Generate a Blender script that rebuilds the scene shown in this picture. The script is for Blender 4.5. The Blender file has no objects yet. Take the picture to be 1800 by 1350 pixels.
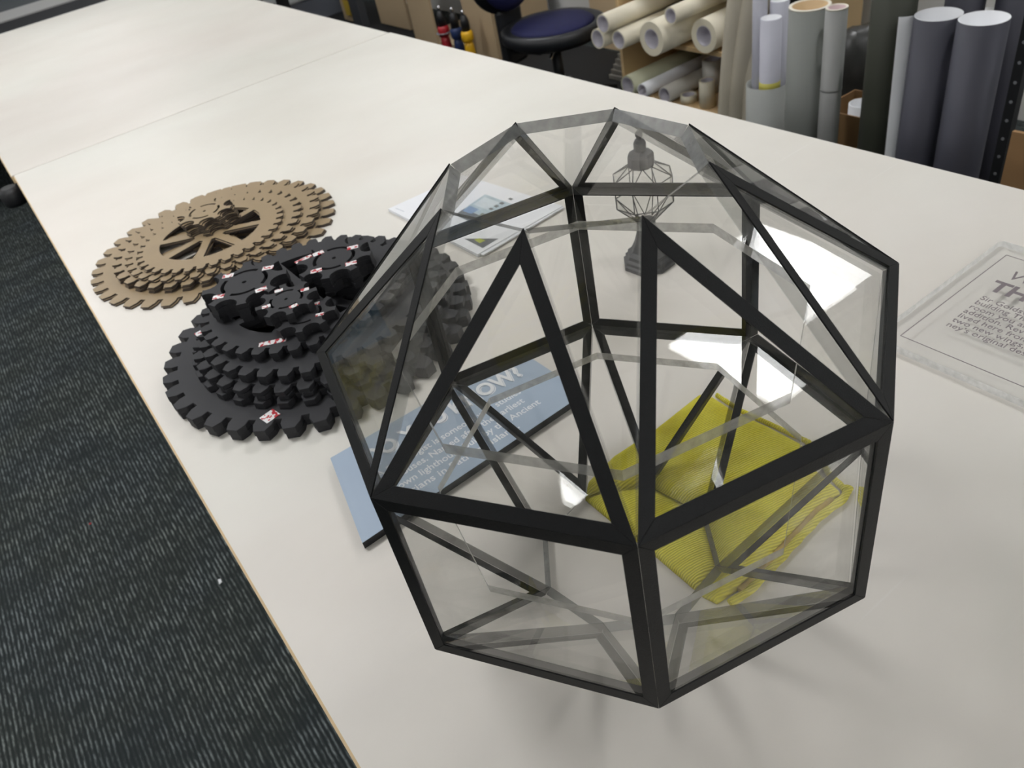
import bpy, bmesh, math, random
from mathutils import Vector, Matrix
random.seed(7)
S = bpy.context.scene
COL = S.collection
PI = math.pi

# ------------------------------------------------------------------ camera
cd = bpy.data.cameras.new('camera')
cam = bpy.data.objects.new('camera', cd); COL.objects.link(cam)
cd.sensor_fit = 'HORIZONTAL'; cd.sensor_width = 36.0
cd.lens = 1378.03 / 1800 * 36
cam.matrix_world = Matrix(((0.7927, 0.4874, -0.3660, -0.3047),
                           (-0.5824, 0.4283, -0.6910, -0.4126),
                           (-0.1800, 0.7609, 0.6234, 1.5089),
                           (0, 0, 0, 1)))
cd.clip_start = 0.02; cd.clip_end = 60
cd.dof.use_dof = True; cd.dof.focus_distance = 0.68; cd.dof.aperture_fstop = 12.5
S.camera = cam
# ------------------------------------------------------------------ view, world
S.view_settings.view_transform = 'Standard'
try: S.view_settings.look = 'None'
except Exception: pass
S.view_settings.exposure = 0.0; S.view_settings.gamma = 1.0
S.cycles.max_bounces = 10; S.cycles.diffuse_bounces = 4; S.cycles.glossy_bounces = 5
S.cycles.transmission_bounces = 8; S.cycles.transparent_max_bounces = 48
S.cycles.caustics_reflective = False; S.cycles.sample_clamp_indirect = 6.0
w = bpy.data.worlds.new('world'); S.world = w; w.use_nodes = True
w.node_tree.nodes['Background'].inputs[0].default_value = (0.9, 0.95, 1.0, 1)
w.node_tree.nodes['Background'].inputs[1].default_value = 0.12
PANEL_STRENGTH = 19.8
LIGHTS = [(1.86, 1.33), (1.80, -1.55), (-0.54, 1.39), (-2.94, 0.85), (-1.74, -2.60), (-0.54, -2.85), (1.86, 3.80), (-0.54, 3.80), (-2.95, 3.75),  # panel closest to the near wall is added to brighten the near bench
          (0.66, 6.2), (-2.94, 6.4)]
CEIL = 2.6

# ------------------------------------------------------------------ materials
def mat(name):
    m = bpy.data.materials.new(name); m.use_nodes = True
    nt = m.node_tree; return m, nt, nt.nodes['Principled BSDF'], nt.nodes['Material Output']
def node(nt, t, **k):
    n = nt.nodes.new(t)
    for a, b in k.items(): setattr(n, a, b)
    return n
def sc(c): # srgb 0-255 -> linear
    return tuple((v/255/12.92 if v/255 <= .04045 else ((v/255+.055)/1.055)**2.4) for v in c) + (1,)
def plain(name, rgb, rough=.6, metal=0, noise=0.0, scale=40, bump=0.0, bscale=None, spec=None):
    m, nt, p, o = mat(name)
    p.inputs['Roughness'].default_value = rough; p.inputs['Metallic'].default_value = metal
    if spec is not None: p.inputs['Specular IOR Level'].default_value = spec
    c = sc(rgb)
    tc = node(nt, 'ShaderNodeTexCoord')
    nz = node(nt, 'ShaderNodeTexNoise'); nz.inputs['Scale'].default_value = scale; nz.inputs['Detail'].default_value = 5
    nt.links.new(tc.outputs['Object'], nz.inputs['Vector'])
    mr = node(nt, 'ShaderNodeMapRange'); mr.inputs['From Min'].default_value = .25; mr.inputs['From Max'].default_value = .75
    mr.inputs['To Min'].default_value = 1-noise; mr.inputs['To Max'].default_value = 1+noise
    nt.links.new(nz.outputs['Fac'], mr.inputs['Value'])
    mx = node(nt, 'ShaderNodeVectorMath', operation='SCALE'); mx.inputs[0].default_value = c[:3]
    nt.links.new(mr.outputs[0], mx.inputs['Scale']); nt.links.new(mx.outputs[0], p.inputs['Base Color'])
    if bump:
        b = node(nt, 'ShaderNodeBump'); b.inputs['Strength'].default_value = bump; b.inputs['Distance'].default_value = .001
        n2 = node(nt, 'ShaderNodeTexNoise'); n2.inputs['Scale'].default_value = bscale or scale*5
        nt.links.new(tc.outputs['Object'], n2.inputs['Vector'])
        nt.links.new(n2.outputs['Fac'], b.inputs['Height']); nt.links.new(b.outputs[0], p.inputs['Normal'])
    return m
def emit(name, rgb, s):
    m, nt, p, o = mat(name); nt.nodes.remove(p)
    e = node(nt, 'ShaderNodeEmission'); e.inputs[0].default_value = (*rgb, 1); e.inputs[1].default_value = s
    nt.links.new(e.outputs[0], o.inputs[0]); return m
def schlick(nt, f0=.04):
    g = node(nt, 'ShaderNodeNewGeometry')
    d = node(nt, 'ShaderNodeVectorMath', operation='DOT_PRODUCT')
    nt.links.new(g.outputs['Normal'], d.inputs[0]); nt.links.new(g.outputs['Incoming'], d.inputs[1])
    a = node(nt, 'ShaderNodeMath', operation='ABSOLUTE'); nt.links.new(d.outputs['Value'], a.inputs[0])
    s1 = node(nt, 'ShaderNodeMath', operation='SUBTRACT'); s1.inputs[0].default_value = 1; nt.links.new(a.outputs[0], s1.inputs[1])
    pw = node(nt, 'ShaderNodeMath', operation='POWER'); pw.inputs[1].default_value = 5; nt.links.new(s1.outputs[0], pw.inputs[0])
    ma = node(nt, 'ShaderNodeMath', operation='MULTIPLY_ADD'); ma.inputs[1].default_value = 1-f0; ma.inputs[2].default_value = f0
    nt.links.new(pw.outputs[0], ma.inputs[0]); return ma.outputs[0]
def clear(name, tint=(.985, .985, .98), rough=.01):
    m, nt, p, o = mat(name); nt.nodes.remove(p)
    t = node(nt, 'ShaderNodeBsdfTransparent'); t.inputs[0].default_value = (*tint, 1)
    g = node(nt, 'ShaderNodeBsdfGlossy'); g.inputs['Roughness'].default_value = rough
    mx = node(nt, 'ShaderNodeMixShader')
    nt.links.new(schlick(nt), mx.inputs[0]); nt.links.new(t.outputs[0], mx.inputs[1]); nt.links.new(g.outputs[0], mx.inputs[2])
    nt.links.new(mx.outputs[0], o.inputs[0]); return m
def cut_edge(name, rgb, see, rough=.25):
    m, nt, p, o = mat(name)
    p.inputs['Roughness'].default_value = rough
    tc = node(nt, 'ShaderNodeTexCoord'); nz = node(nt, 'ShaderNodeTexNoise')
    nz.inputs['Scale'].default_value = 120; nz.inputs['Detail'].default_value = 4
    nt.links.new(tc.outputs['Object'], nz.inputs['Vector'])
    cr = node(nt, 'ShaderNodeValToRGB'); c = sc(rgb)
    cr.color_ramp.elements[0].position = .3; cr.color_ramp.elements[1].position = .7
    cr.color_ramp.elements[0].color = (c[0]*.8, c[1]*.8, c[2]*.8, 1); cr.color_ramp.elements[1].color = (min(1, c[0]*1.2), min(1, c[1]*1.2), min(1, c[2]*1.2), 1)
    nt.links.new(nz.outputs['Fac'], cr.inputs[0]); nt.links.new(cr.outputs[0], p.inputs['Base Color'])
    t = node(nt, 'ShaderNodeBsdfTransparent'); mx = node(nt, 'ShaderNodeMixShader'); mx.inputs[0].default_value = see
    nt.links.new(p.outputs[0], mx.inputs[1]); nt.links.new(t.outputs[0], mx.inputs[2]); nt.links.new(mx.outputs[0], o.inputs[0])
    return m

M_clear = clear('clear_acrylic')
M_edge = cut_edge('sawn_acrylic_edge', (120, 121, 119), .22)
M_mitre = cut_edge('joint_acrylic_edge', (150, 151, 148), .78)
M_mitre_dark = cut_edge('blackened_joint_edge', (44, 45, 46), .55)
M_edge2 = cut_edge('polished_acrylic_edge', (196, 194, 188), .30)
M_tape = plain('black_grained_strip', (12, 13, 14), .48, noise=.3, scale=900, bump=.35, bscale=1600, spec=.32)
M_blackpl = plain('black_foam_board', (44, 44, 47), .6, noise=.06, scale=60, bump=.1, bscale=900, spec=.35)
M_gold = plain('bronze_card_face', (148, 128, 98), .5, noise=.05, scale=25, spec=.5)
M_goldedge = plain('dark_card_edge', (74, 66, 60), .7, noise=.1, scale=80)
M_ply = plain('birch_ply', (196, 168, 128), .6, noise=.06, scale=6)
M_plyedge = plain('ply_edge', (214, 190, 150), .7, noise=.1, scale=40)
M_dark = plain('black_plastic', (20, 21, 24), .5)
M_grey = plain('grey_paint', (120, 122, 126), .6, noise=.03)
M_white = plain('white_paper', (232, 233, 236), .6, noise=.01)
M_cream = plain('cream_vinyl_roll', (226, 218, 196), .45, noise=.02)
M_core = plain('grey_card_core', (186, 182, 190), .6, noise=.1, scale=30)

# ------------------------------------------------------------------ builders
def link(name, me, m=None, parent=None, loc=None):
    o = bpy.data.objects.new(name, me); COL.objects.link(o)
    if m is not None:
        for q in (m if isinstance(m, (list, tuple)) else [m]):
            o.data.materials.append(q)
    if parent: o.parent = parent
    if loc: o.location = loc
    return o
def empty(name, loc=(0, 0, 0), rz=0):
    o = bpy.data.objects.new(name, None); COL.objects.link(o); o.location = loc; o.rotation_euler = (0, 0, rz)
    o.empty_display_size = .05; return o
def tag(o, label=None, cat=None, group=None, kind=None):
    if label: o['label'] = label
    if cat: o['category'] = cat
    if group: o['group'] = group
    if kind: o['kind'] = kind
    return o
class MB:
    def __init__(s): s.bm = bmesh.new()
    def poly_prism(s, lo, hi, mi=0, me=0):
        vl = [s.bm.verts.new(p) for p in lo]; vh = [s.bm.verts.new(p) for p in hi]; n = len(lo)
        f = s.bm.faces.new(list(reversed(vl))); f.material_index = mi
        f = s.bm.faces.new(vh); f.material_index = mi
        for i in range(n):
            f = s.bm.faces.new((vl[i], vl[(i+1) % n], vh[(i+1) % n], vh[i])); f.material_index = me
        return s
    def box(s, x0, x1, y0, y1, z0, z1, rz=0, c=None, mi=0):
        P = [(x0, y0), (x1, y0), (x1, y1), (x0, y1)]
        if rz:
            cx, cy = c or ((x0+x1)/2, (y0+y1)/2)
            P = [(cx+(x-cx)*math.cos(rz)-(y-cy)*math.sin(rz), cy+(x-cx)*math.sin(rz)+(y-cy)*math.cos(rz)) for x, y in P]
        return s.poly_prism([(x, y, z0) for x, y in P], [(x, y, z1) for x, y in P], mi, mi)
    def lathe(s, prof, n=32, M=None, mi=0, ph=0, smooth=True):
        M = M or Matrix()
        rows = []
        for r, z in prof:
            rows.append([s.bm.verts.new(M @ Vector((r*math.cos(ph+2*PI*k/n), r*math.sin(ph+2*PI*k/n), z))) for k in range(n)])
        for a, b in zip(rows, rows[1:]):
            for k in range(n):
                f = s.bm.faces.new((a[k], a[(k+1) % n], b[(k+1) % n], b[k])); f.material_index = mi; f.smooth = smooth
        for row, rev in ((rows[0], True), (rows[-1], False)):
            if (Vector(row[0].co)-Vector(row[n//2].co)).length > 1e-6:
                f = s.bm.faces.new(list(reversed(row)) if rev else row); f.material_index = mi
        return s
    def tube_ring(s, ro, ri, z0, z1, n=40, M=None, mo=0, mi=0, mt=0):
        M = M or Matrix()
        def ring(r, z): return [s.bm.verts.new(M @ Vector((r*math.cos(2*PI*k/n), r*math.sin(2*PI*k/n), z))) for k in range(n)]
        a, b, c, d = ring(ro, z0), ring(ro, z1), ring(ri, z1), ring(ri, z0)
        for p, q, mm, sm in ((a, b, mo, True), (b, c, mt, False), (c, d, mi, True), (d, a, mt, False)):
            for k in range(n):
                f = s.bm.faces.new((p[k], p[(k+1) % n], q[(k+1) % n], q[k])); f.material_index = mm; f.smooth = sm
        return s
    def rod(s, a, b, r, n=8, mi=0, r2=None):
        a, b = Vector(a), Vector(b); d = b-a
        M = Matrix.Translation(a) @ d.to_track_quat('Z', 'Y').to_matrix().to_4x4()
        return s.lathe([(r, 0), (r2 or r, d.length)], n, M, mi)
    def build(s, name, m=None, parent=None, loc=None, bevel=0, seg=2):
        bmesh.ops.recalc_face_normals(s.bm, faces=s.bm.faces)
        me = bpy.data.meshes.new(name); s.bm.to_mesh(me); s.bm.free()
        o = link(name, me, m, parent, loc)
        if bevel:
            md = o.modifiers.new('bevel', 'BEVEL'); md.width = bevel; md.segments = seg; md.limit_method = 'ANGLE'; md.angle_limit = .6
        return o
def plate(name, outer, holes, z0, z1, m, parent=None, loc=None, bevel=0):
    """flat plate with holes, outlines in xy; material slot 1 (if given) on the cut sides"""
    cu = bpy.data.curves.new(name, 'CURVE'); cu.dimensions = '2D'; cu.fill_mode = 'BOTH'
    for L in [outer]+list(holes):
        sp = cu.splines.new('POLY'); sp.points.add(len(L)-1)
        for i, (x, y) in enumerate(L): sp.points[i].co = (x, y, 0, 1)
        sp.use_cyclic_u = True
    cu.extrude = (z1-z0)/2
    tmp = bpy.data.objects.new('tmp', cu); COL.objects.link(tmp)
    dg = bpy.context.evaluated_depsgraph_get()
    me = bpy.data.meshes.new_from_object(tmp.evaluated_get(dg))
    bpy.data.objects.remove(tmp); bpy.data.curves.remove(cu)
    me.name = name
    bm = bmesh.new(); bm.from_mesh(me)
    bmesh.ops.remove_doubles(bm, verts=bm.verts, dist=1e-6)
    bmesh.ops.translate(bm, verts=bm.verts, vec=(0, 0, (z0+z1)/2))
    bmesh.ops.recalc_face_normals(bm, faces=bm.faces)
    two = isinstance(m, (list, tuple)) and len(m) > 1
    for f in bm.faces:
        f.smooth = False
        f.material_index = 1 if (two and abs(f.normal.z) < .5) else 0
    me.materials.clear()
    for q in (m if isinstance(m, (list, tuple)) else [m]): me.materials.append(q)
    bm.to_mesh(me); bm.free()
    o = link(name, me, None, parent, loc)
    if bevel:
        md = o.modifiers.new('bevel', 'BEVEL'); md.width = bevel; md.segments = 1; md.limit_method = 'ANGLE'; md.angle_limit = 1.2
    return o
def text(name, s, size, m, parent, M, bold=0.0, ext=.0002, spacing=1.0, align='LEFT', shear=0, width=None):
    cu = bpy.data.curves.new(name, 'FONT'); cu.body = s; cu.size = size; cu.offset = bold; cu.extrude = ext
    cu.space_character = spacing; cu.align_x = align; cu.shear = shear; cu.resolution_u = 3
    tmp = bpy.data.objects.new('tmp', cu); COL.objects.link(tmp)
    dg = bpy.context.evaluated_depsgraph_get()
    me = bpy.data.meshes.new_from_object(tmp.evaluated_get(dg)); bpy.data.objects.remove(tmp)
    me.materials.clear()
    if width: me.transform(Matrix.Diagonal((width/max(v.co.x for v in me.vertices), 1, 1, 1)))
    me.transform(M)
    return link(name, me, m, parent)
def copy_tree(o, parent=None):
    c = o.copy(); COL.objects.link(c)
    if parent: c.parent = parent
    for ch in list(o.children): copy_tree(ch, c)
    return c
def basis(x, y, org):
    x = Vector(x).normalized(); y = Vector(y).normalized(); z = x.cross(y)
    return Matrix(((x.x, y.x, z.x, org[0]), (x.y, y.y, z.y, org[1]), (x.z, y.z, z.z, org[2]), (0, 0, 0, 1)))

# ------------------------------------------------------------------ the room
def carpet():
    m, nt, p, o = mat('charcoal_carpet'); p.inputs['Roughness'].default_value = .95; p.inputs['Specular IOR Level'].default_value = .1
    tc = node(nt, 'ShaderNodeTexCoord')
    def noise(sx, sy, sc_=1, det=3, off=0):
        mp = node(nt, 'ShaderNodeMapping'); mp.inputs['Scale'].default_value = (sx, sy, 1); mp.inputs['Location'].default_value = (off, off, 0)
        mp.inputs['Rotation'].default_value = (0, 0, 0)
        nt.links.new(tc.outputs['Object'], mp.inputs['Vector'])
        n = node(nt, 'ShaderNodeTexNoise'); n.inputs['Scale'].default_value = sc_; n.inputs['Detail'].default_value = det
        nt.links.new(mp.outputs[0], n.inputs['Vector']); return n.outputs['Fac']
    def ramp(f, a, b, lo, hi):
        mr = node(nt, 'ShaderNodeMapRange'); mr.inputs['From Min'].default_value = a; mr.inputs['From Max'].default_value = b
        mr.inputs['To Min'].default_value = lo; mr.inputs['To Max'].default_value = hi
        nt.links.new(f, mr.inputs['Value']); return mr.outputs[0]
    def mul(a, b, op='MULTIPLY'):
        q = node(nt, 'ShaderNodeMath', operation=op)
        for i, v in enumerate((a, b)):
            if isinstance(v, (int, float)): q.inputs[i].default_value = v
            else: nt.links.new(v, q.inputs[i])
        return q.outputs[0]
    # ribs running along y, 9 mm apart, broken into loops
    wv = node(nt, 'ShaderNodeTexWave'); wv.wave_type = 'BANDS'; wv.bands_direction = 'X'; wv.wave_profile = 'SIN'
    wv.inputs['Scale'].default_value = 2*PI/.0105/20*1.0; wv.inputs['Distortion'].default_value = 1.2; wv.inputs['Detail'].default_value = 2
    wv.inputs['Detail Scale'].default_value = 1.5
    nt.links.new(tc.outputs['Object'], wv.inputs['Vector'])
    rib = ramp(wv.outputs['Fac'], .25, .95, 0, 1)
    loop = ramp(noise(95, 28, 1, 2), .42, .66, .12, 1)
    fleck = ramp(noise(330, 90, 1, 2, 3), .3, .7, .6, 1.25)
    patch = ramp(noise(5.0, 9, 1, 2, 7), .38, .62, .40, 1.15)
    v = mul(mul(mul(rib, loop), fleck), patch)
    mx = node(nt, 'ShaderNodeMix', data_type='RGBA')
    mx.inputs['A'].default_value = sc((46, 50, 50)); mx.inputs['B'].default_value = sc((132, 138, 137))
    nt.links.new(v, mx.inputs['Factor'])
    hue = node(nt, 'ShaderNodeMix', data_type='RGBA', blend_type='MULTIPLY'); hue.inputs['Factor'].default_value = 1
    cr = node(nt, 'ShaderNodeMix', data_type='RGBA'); cr.inputs['A'].default_value = (.97, 1.0, 1.03, 1); cr.inputs['B'].default_value = (1.03, 1.04, 1.0, 1)
    nt.links.new(ramp(noise(3, 4, 1, 2, 11), .4, .6, 0, 1), cr.inputs['Factor'])
    nt.links.new(mx.outputs['Result'], hue.inputs['A']); nt.links.new(cr.outputs['Result'], hue.inputs['B'])
    nt.links.new(hue.outputs['Result'], p.inputs['Base Color'])
    b = node(nt, 'ShaderNodeBump'); b.inputs['Strength'].default_value = .8; b.inputs['Distance'].default_value = .004
    nt.links.new(v, b.inputs['Height']); nt.links.new(b.outputs[0], p.inputs['Normal'])
    return m
X0, X1, Y0, Y1 = -4.2, 2.95, -3.2, 9.6
tag(MB().box(X0, X1, Y0, Y1, -.05, 0).build('floor', carpet()), kind='structure')
M_wall = plain('grey_wall', (204, 204, 201), .8, noise=.03, scale=3)
M_ceil = plain('white_ceiling', (225, 225, 222), .9, noise=.02, scale=8)
tag(MB().box(X0, X1, Y0, Y1, CEIL, CEIL+.05).build('ceiling', M_ceil), kind='structure')
tag(MB().box(X1, X1+.1, Y0, Y1, 0, CEIL).build('wall_right', M_wall), kind='structure')
tag(MB().box(X0-.1, X0, Y0, Y1, 0, CEIL).build('wall_left', M_wall), kind='structure')
tag(MB().box(X0, X1, Y1, Y1+.1, 0, CEIL).build('wall_far', M_wall), kind='structure')
tag(MB().box(X0, X1, Y0-.1, Y0, 0, CEIL).build('wall_near', M_wall), kind='structure')
M_lamp = emit('led_diffuser', (.985, .99, 1.0), PANEL_STRENGTH)
M_lampframe = plain('white_frame', (230, 230, 230), .5)
lamp0 = empty('ceiling_light', (LIGHTS[0][0], LIGHTS[0][1], CEIL))
tag(lamp0, 'square white light panel in the office ceiling, from a set with an added fill panel', 'ceiling light', 'light panels in the ceiling')
MB().box(-.295, .295, -.295, .295, -.012, -.008).build('diffuser', M_lamp, lamp0)
plate('frame', [(-.31, -.31), (.31, -.31), (.31, .31), (-.31, .31)], [[(-.296, -.296), (.296, -.296), (.296, .296), (-.296, .296)]], -.016, -.001, M_lampframe, lamp0)
for x, y in LIGHTS[1:]:
    c = copy_tree(lamp0); c.location = (x, y, CEIL)

# ------------------------------------------------------------------ workbenches
def bench_mat():
    m, nt, p, o = mat('white_bench_top'); p.inputs['Roughness'].default_value = .42; p.inputs['Specular IOR Level'].default_value = .45
    tc = node(nt, 'ShaderNodeTexCoord')
    n1 = node(nt, 'ShaderNodeTexNoise'); n1.inputs['Scale'].default_value = 2.2; n1.inputs['Detail'].default_value = 6; n1.inputs['Roughness'].default_value = .55
    mp = node(nt, 'ShaderNodeMapping'); mp.inputs['Rotation'].default_value = (0, 0, .5); mp.inputs['Scale'].default_value = (1, 1.5, 1)
    nt.links.new(tc.outputs['Object'], mp.inputs['Vector']); nt.links.new(mp.outputs[0], n1.inputs['Vector'])
    cr = node(nt, 'ShaderNodeValToRGB'); e = cr.color_ramp.elements
    e[0].position = .34; e[0].color = sc((219, 214, 207)); e[1].position = .66; e[1].color = sc((226, 222, 216))
    nt.links.new(n1.outputs['Fac'], cr.inputs[0])
    n3 = node(nt, 'ShaderNodeTexNoise'); n3.inputs['Scale'].default_value = .9; n3.inputs['Detail'].default_value = 3
    nt.links.new(tc.outputs['Object'], n3.inputs['Vector'])
    tint = node(nt, 'ShaderNodeMix', data_type='RGBA'); tint.inputs['A'].default_value = (1.0, .985, .965, 1); tint.inputs['B'].default_value = (.985, 1.0, .975, 1)
    mr3 = node(nt, 'ShaderNodeMapRange'); mr3.inputs['From Min'].default_value = .42; mr3.inputs['From Max'].default_value = .58
    nt.links.new(n3.outputs['Fac'], mr3.inputs['Value']); nt.links.new(mr3.outputs[0], tint.inputs['Factor'])
    mu = node(nt, 'ShaderNodeMix', data_type='RGBA', blend_type='MULTIPLY'); mu.inputs['Factor'].default_value = 1
    nt.links.new(cr.outputs[0], mu.inputs['A']); nt.links.new(tint.outputs['Result'], mu.inputs['B'])
    # hairline scratches
    mp2 = node(nt, 'ShaderNodeMapping'); mp2.inputs['Rotation'].default_value = (0, 0, -.6); mp2.inputs['Scale'].default_value = (2, 90, 1)
    n2 = node(nt, 'ShaderNodeTexNoise'); n2.inputs['Scale'].default_value = 1.3; n2.inputs['Detail'].default_value = 2
    nt.links.new(tc.outputs['Object'], mp2.inputs['Vector']); nt.links.new(mp2.outputs[0], n2.inputs['Vector'])
    mr = node(nt, 'ShaderNodeMapRange'); mr.inputs['From Min'].default_value = .70; mr.inputs['From Max'].default_value = .78
    mr.inputs['To Min'].default_value = 0; mr.inputs['To Max'].default_value = .3
    nt.links.new(n2.outputs['Fac'], mr.inputs['Value'])
    mx = node(nt, 'ShaderNodeMix', data_type='RGBA'); nt.links.new(mr.outputs[0], mx.inputs['Factor'])
    nt.links.new(mu.outputs['Result'], mx.inputs['A']); mx.inputs['B'].default_value = sc((240, 239, 236))
    nt.links.new(mx.outputs['Result'], p.inputs['Base Color'])
    mr2 = node(nt, 'ShaderNodeMapRange'); mr2.inputs['To Min'].default_value = .43; mr2.inputs['To Max'].default_value = .50
    nt.links.new(n1.outputs['Fac'], mr2.inputs['Value']); nt.links.new(mr2.outputs[0], p.inputs['Roughness'])
    return m
M_bench = bench_mat()
TZ = .85
TOPZ = TZ
def bench(x0, x1, y0, y1, label):
    b = tag(empty('workbench', ((x0+x1)/2, (y0+y1)/2, 0)), label, 'workbench')
    cx, cy = (x0+x1)/2, (y0+y1)/2
    o = MB().box(x0-cx+.0028, x1-cx, y0-cy+.0002, y1-cy-.0002, TZ-.003, TZ).build('white_surface', M_bench, b)
    MB().box(x0-cx, x1-cx, y0-cy, y1-cy, TZ-.021, TZ-.0031).build('tabletop', M_plyedge, b)
    f = MB()
    for xx in (x0-cx+.10, x1-cx-.14): f.box(xx, xx+.04, y0-cy+.1, y1-cy-.1, TZ-.09, TZ-.0212)
    for yy in (y0-cy+.1, y1-cy-.14): f.box(x0-cx+.1405, x1-cx-.1405, yy, yy+.04, TZ-.09, TZ-.0212)
    f.build('frame', M_dark, b)
    for sx in (x0-cx+.10, x1-cx-.15):
        for sy in (y0-cy+.1, y1-cy-.15):
            MB().box(sx, sx+.05, sy, sy+.05, 0, TZ-.0905).build('leg', M_dark, b)
    return b
bench(-.3249, .8923, -.92, 2.1125, 'long white topped workbench nearest the camera carrying the glass lantern and gears')
b2 = bench(-.331, .887, 2.1155, 4.5965, 'empty white topped workbench butted against the far end of the nearer one')
MB().lathe([(.028, 0), (.032, .01), (.032, .04), (.02, .05)], 20).build('clamp', M_dark, b2, (-.609-.02, -1.235, TZ-.075))

# ------------------------------------------------------------------ glass lantern
LZ = .8515
PH = math.radians(-125.26)
def ringpt(k, r, z): a = PH+k*PI/4; return Vector((r*math.cos(a), r*math.sin(a), z))
zT, zW, zL = .4295, .3013, .1265
Tp = {0: (-.0247, -.0929), 1: (.0479, -.0780), 2: (.0852, -.0247), 3: (.0802, .0474), 4: (.0221, .0971), 5: (-.0511, .0805), 6: (-.0940, .0243), 7: (-.0767, -.0445)}
T = [Vector((*Tp[k], zT)) for k in range(8)]                     # T[k] sits between W[k] and W[k+1]
W = [ringpt(k, .2322, zW) for k in range(8)]
for k, p in {0: (-.1319, -.1883), 1: (.0418, -.2273), 2: (.192, -.1313), 6: (-.1816, .1413), 7: (-.2265, -.0402)}.items(): W[k] = Vector((*p, zW))
L = [ringpt(k, .2328, zL) for k in range(8)]
for k, p in {0: (-.1330, -.1905), 1: (.0390, -.2295), 7: (-.2275, -.0412)}.items(): L[k] = Vector((*p, zL))
B = [ringpt(k+.5, .0944, 0) for k in range(8)]
lan = tag(empty('lantern', (0, 0, LZ)), 'large eight-sided clear acrylic lantern with black edge strips and an open top', 'lantern')
TH = .0095
def newell(P):
    n = Vector((0, 0, 0))
    for a, b in zip(P, P[1:]+P[:1]): n += (a-b).cross(a+b)
    return n.normalized()
CEN = Vector((0, 0, .2))
panes = []
for k in range(8):
    j = (k+1) % 8
    panes.append(('roof_pane', [W[k], W[j], T[k]], True, (0, 1, 2)))
    panes.append(('roof_pane', [T[(k-1) % 8], T[k], W[k]], False, ()))
    panes.append(('wall_pane', [L[k], L[j], W[j], W[k]], True, (0, 1, 2, 3)))
    panes.append(('base_pane', [L[k], L[j], B[k]], True, (0, 1, 2)))
    panes.append(('base_pane', [B[(k-1) % 8], B[k], L[k]], False, ()))
def key(a, b):
    f = lambda v: (round(v.x, 5), round(v.y, 5), round(v.z, 5))
    return frozenset((f(a), f(b)))
nrm = []; ed = {}
for i, (nm, P, tp, te) in enumerate(panes):
    n = newell(P); c = sum(P, Vector())/len(P)
    if n.dot(c-CEN) < 0:
        P.reverse(); n = -n
    nrm.append(n)
    for a, b in zip(P, P[1:]+P[:1]): ed.setdefault(key(a, b), []).append(i)
def inset(P, n, ds):
    """move each edge of planar polygon P inward by ds[i]"""
    m = len(P); lines = []
    for i in range(m):
        a, b = P[i], P[(i+1) % m]; d = (b-a).normalized(); inn = n.cross(d)
        lines.append((a+inn*ds[i], d))
    out = []
    for i in range(m):
        (p, d), (q, e) = lines[i-1], lines[i]
        # intersection of p+s d and q+t e in the plane
        den = d.cross(e).dot(n)
        s_ = (q-p).cross(e).dot(n)/den
        out.append(p+d*s_)
    return out
TW = .0098
for i, (nm, P, taped, te) in enumerate(panes):
    n = nrm[i]; ds = []
    for a, b in zip(P, P[1:]+P[:1]):
        o_ = [q for q in ed[key(a, b)] if q != i]
        if o_:
            cosang = max(-1, min(1, n.dot(nrm[o_[0]])))
            ds.append(TH*math.tan(math.acos(cosang)/2))
        else: ds.append(0)
    out = inset(P, n, [.0004]*len(P))
    inn = [q-n*TH for q in inset(P, n, [d+.0004 for d in ds])]
    mb = MB(); mb.poly_prism(inn, out, 0, 1)
    mb.bm.faces.ensure_lookup_table()
    for e in range(len(P)):
        if len(ed[key(P[e], P[(e+1) % len(P)])]) == 1: mb.bm.faces[2+e].material_index = 2
    pane = mb.build(nm, [M_clear, M_mitre if nm == 'roof_pane' else M_mitre_dark, M_edge], lan)
    if taped:
        o1 = inset(P, n, [.00005]*len(P)); o2 = inset(P, n, [.00008-.0013*d/TH for d in ds]); i1 = inset(P, n, [TW]*len(P))
        m_ = len(P)
        for e in range(m_):
            f = (e+1) % m_
            quad = [o1[e], o1[f], i1[f], i1[e]]
            g = (o1[f]-o1[e]).normalized()*.00015
            quad = [quad[0]+g, quad[1]-g, quad[2]-g, quad[3]+g]
            top = [o2[e]+g, o2[f]-g, quad[2], quad[3]]
            MB().poly_prism([q+n*.0001 for q in quad], [q+n*.0013 for q in top]).build('edge_strip', M_tape, pane, bevel=.00012, seg=1)
def octo(r, ph=PH): return [(r*math.cos(ph+k*PI/4), r*math.sin(ph+k*PI/4)) for k in range(8)]
def clear_rim(o):   # the outer rim is glued to the panes and stays clear
    for f in o.data.polygons:
        c = f.center
        if abs(f.normal.z) < .5 and math.hypot(c.x, c.y) > .185: f.material_index = 0
r = plate('support_ring', octo(.2195), [octo(.1668)], zW-.0138, zW-.0042, [M_clear, M_edge2], lan); clear_rim(r)
r = plate('support_ring', octo(.2205), [octo(.1680)], zL+.0002, zL+.0092, [M_clear, M_edge2], lan); clear_rim(r)

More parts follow.
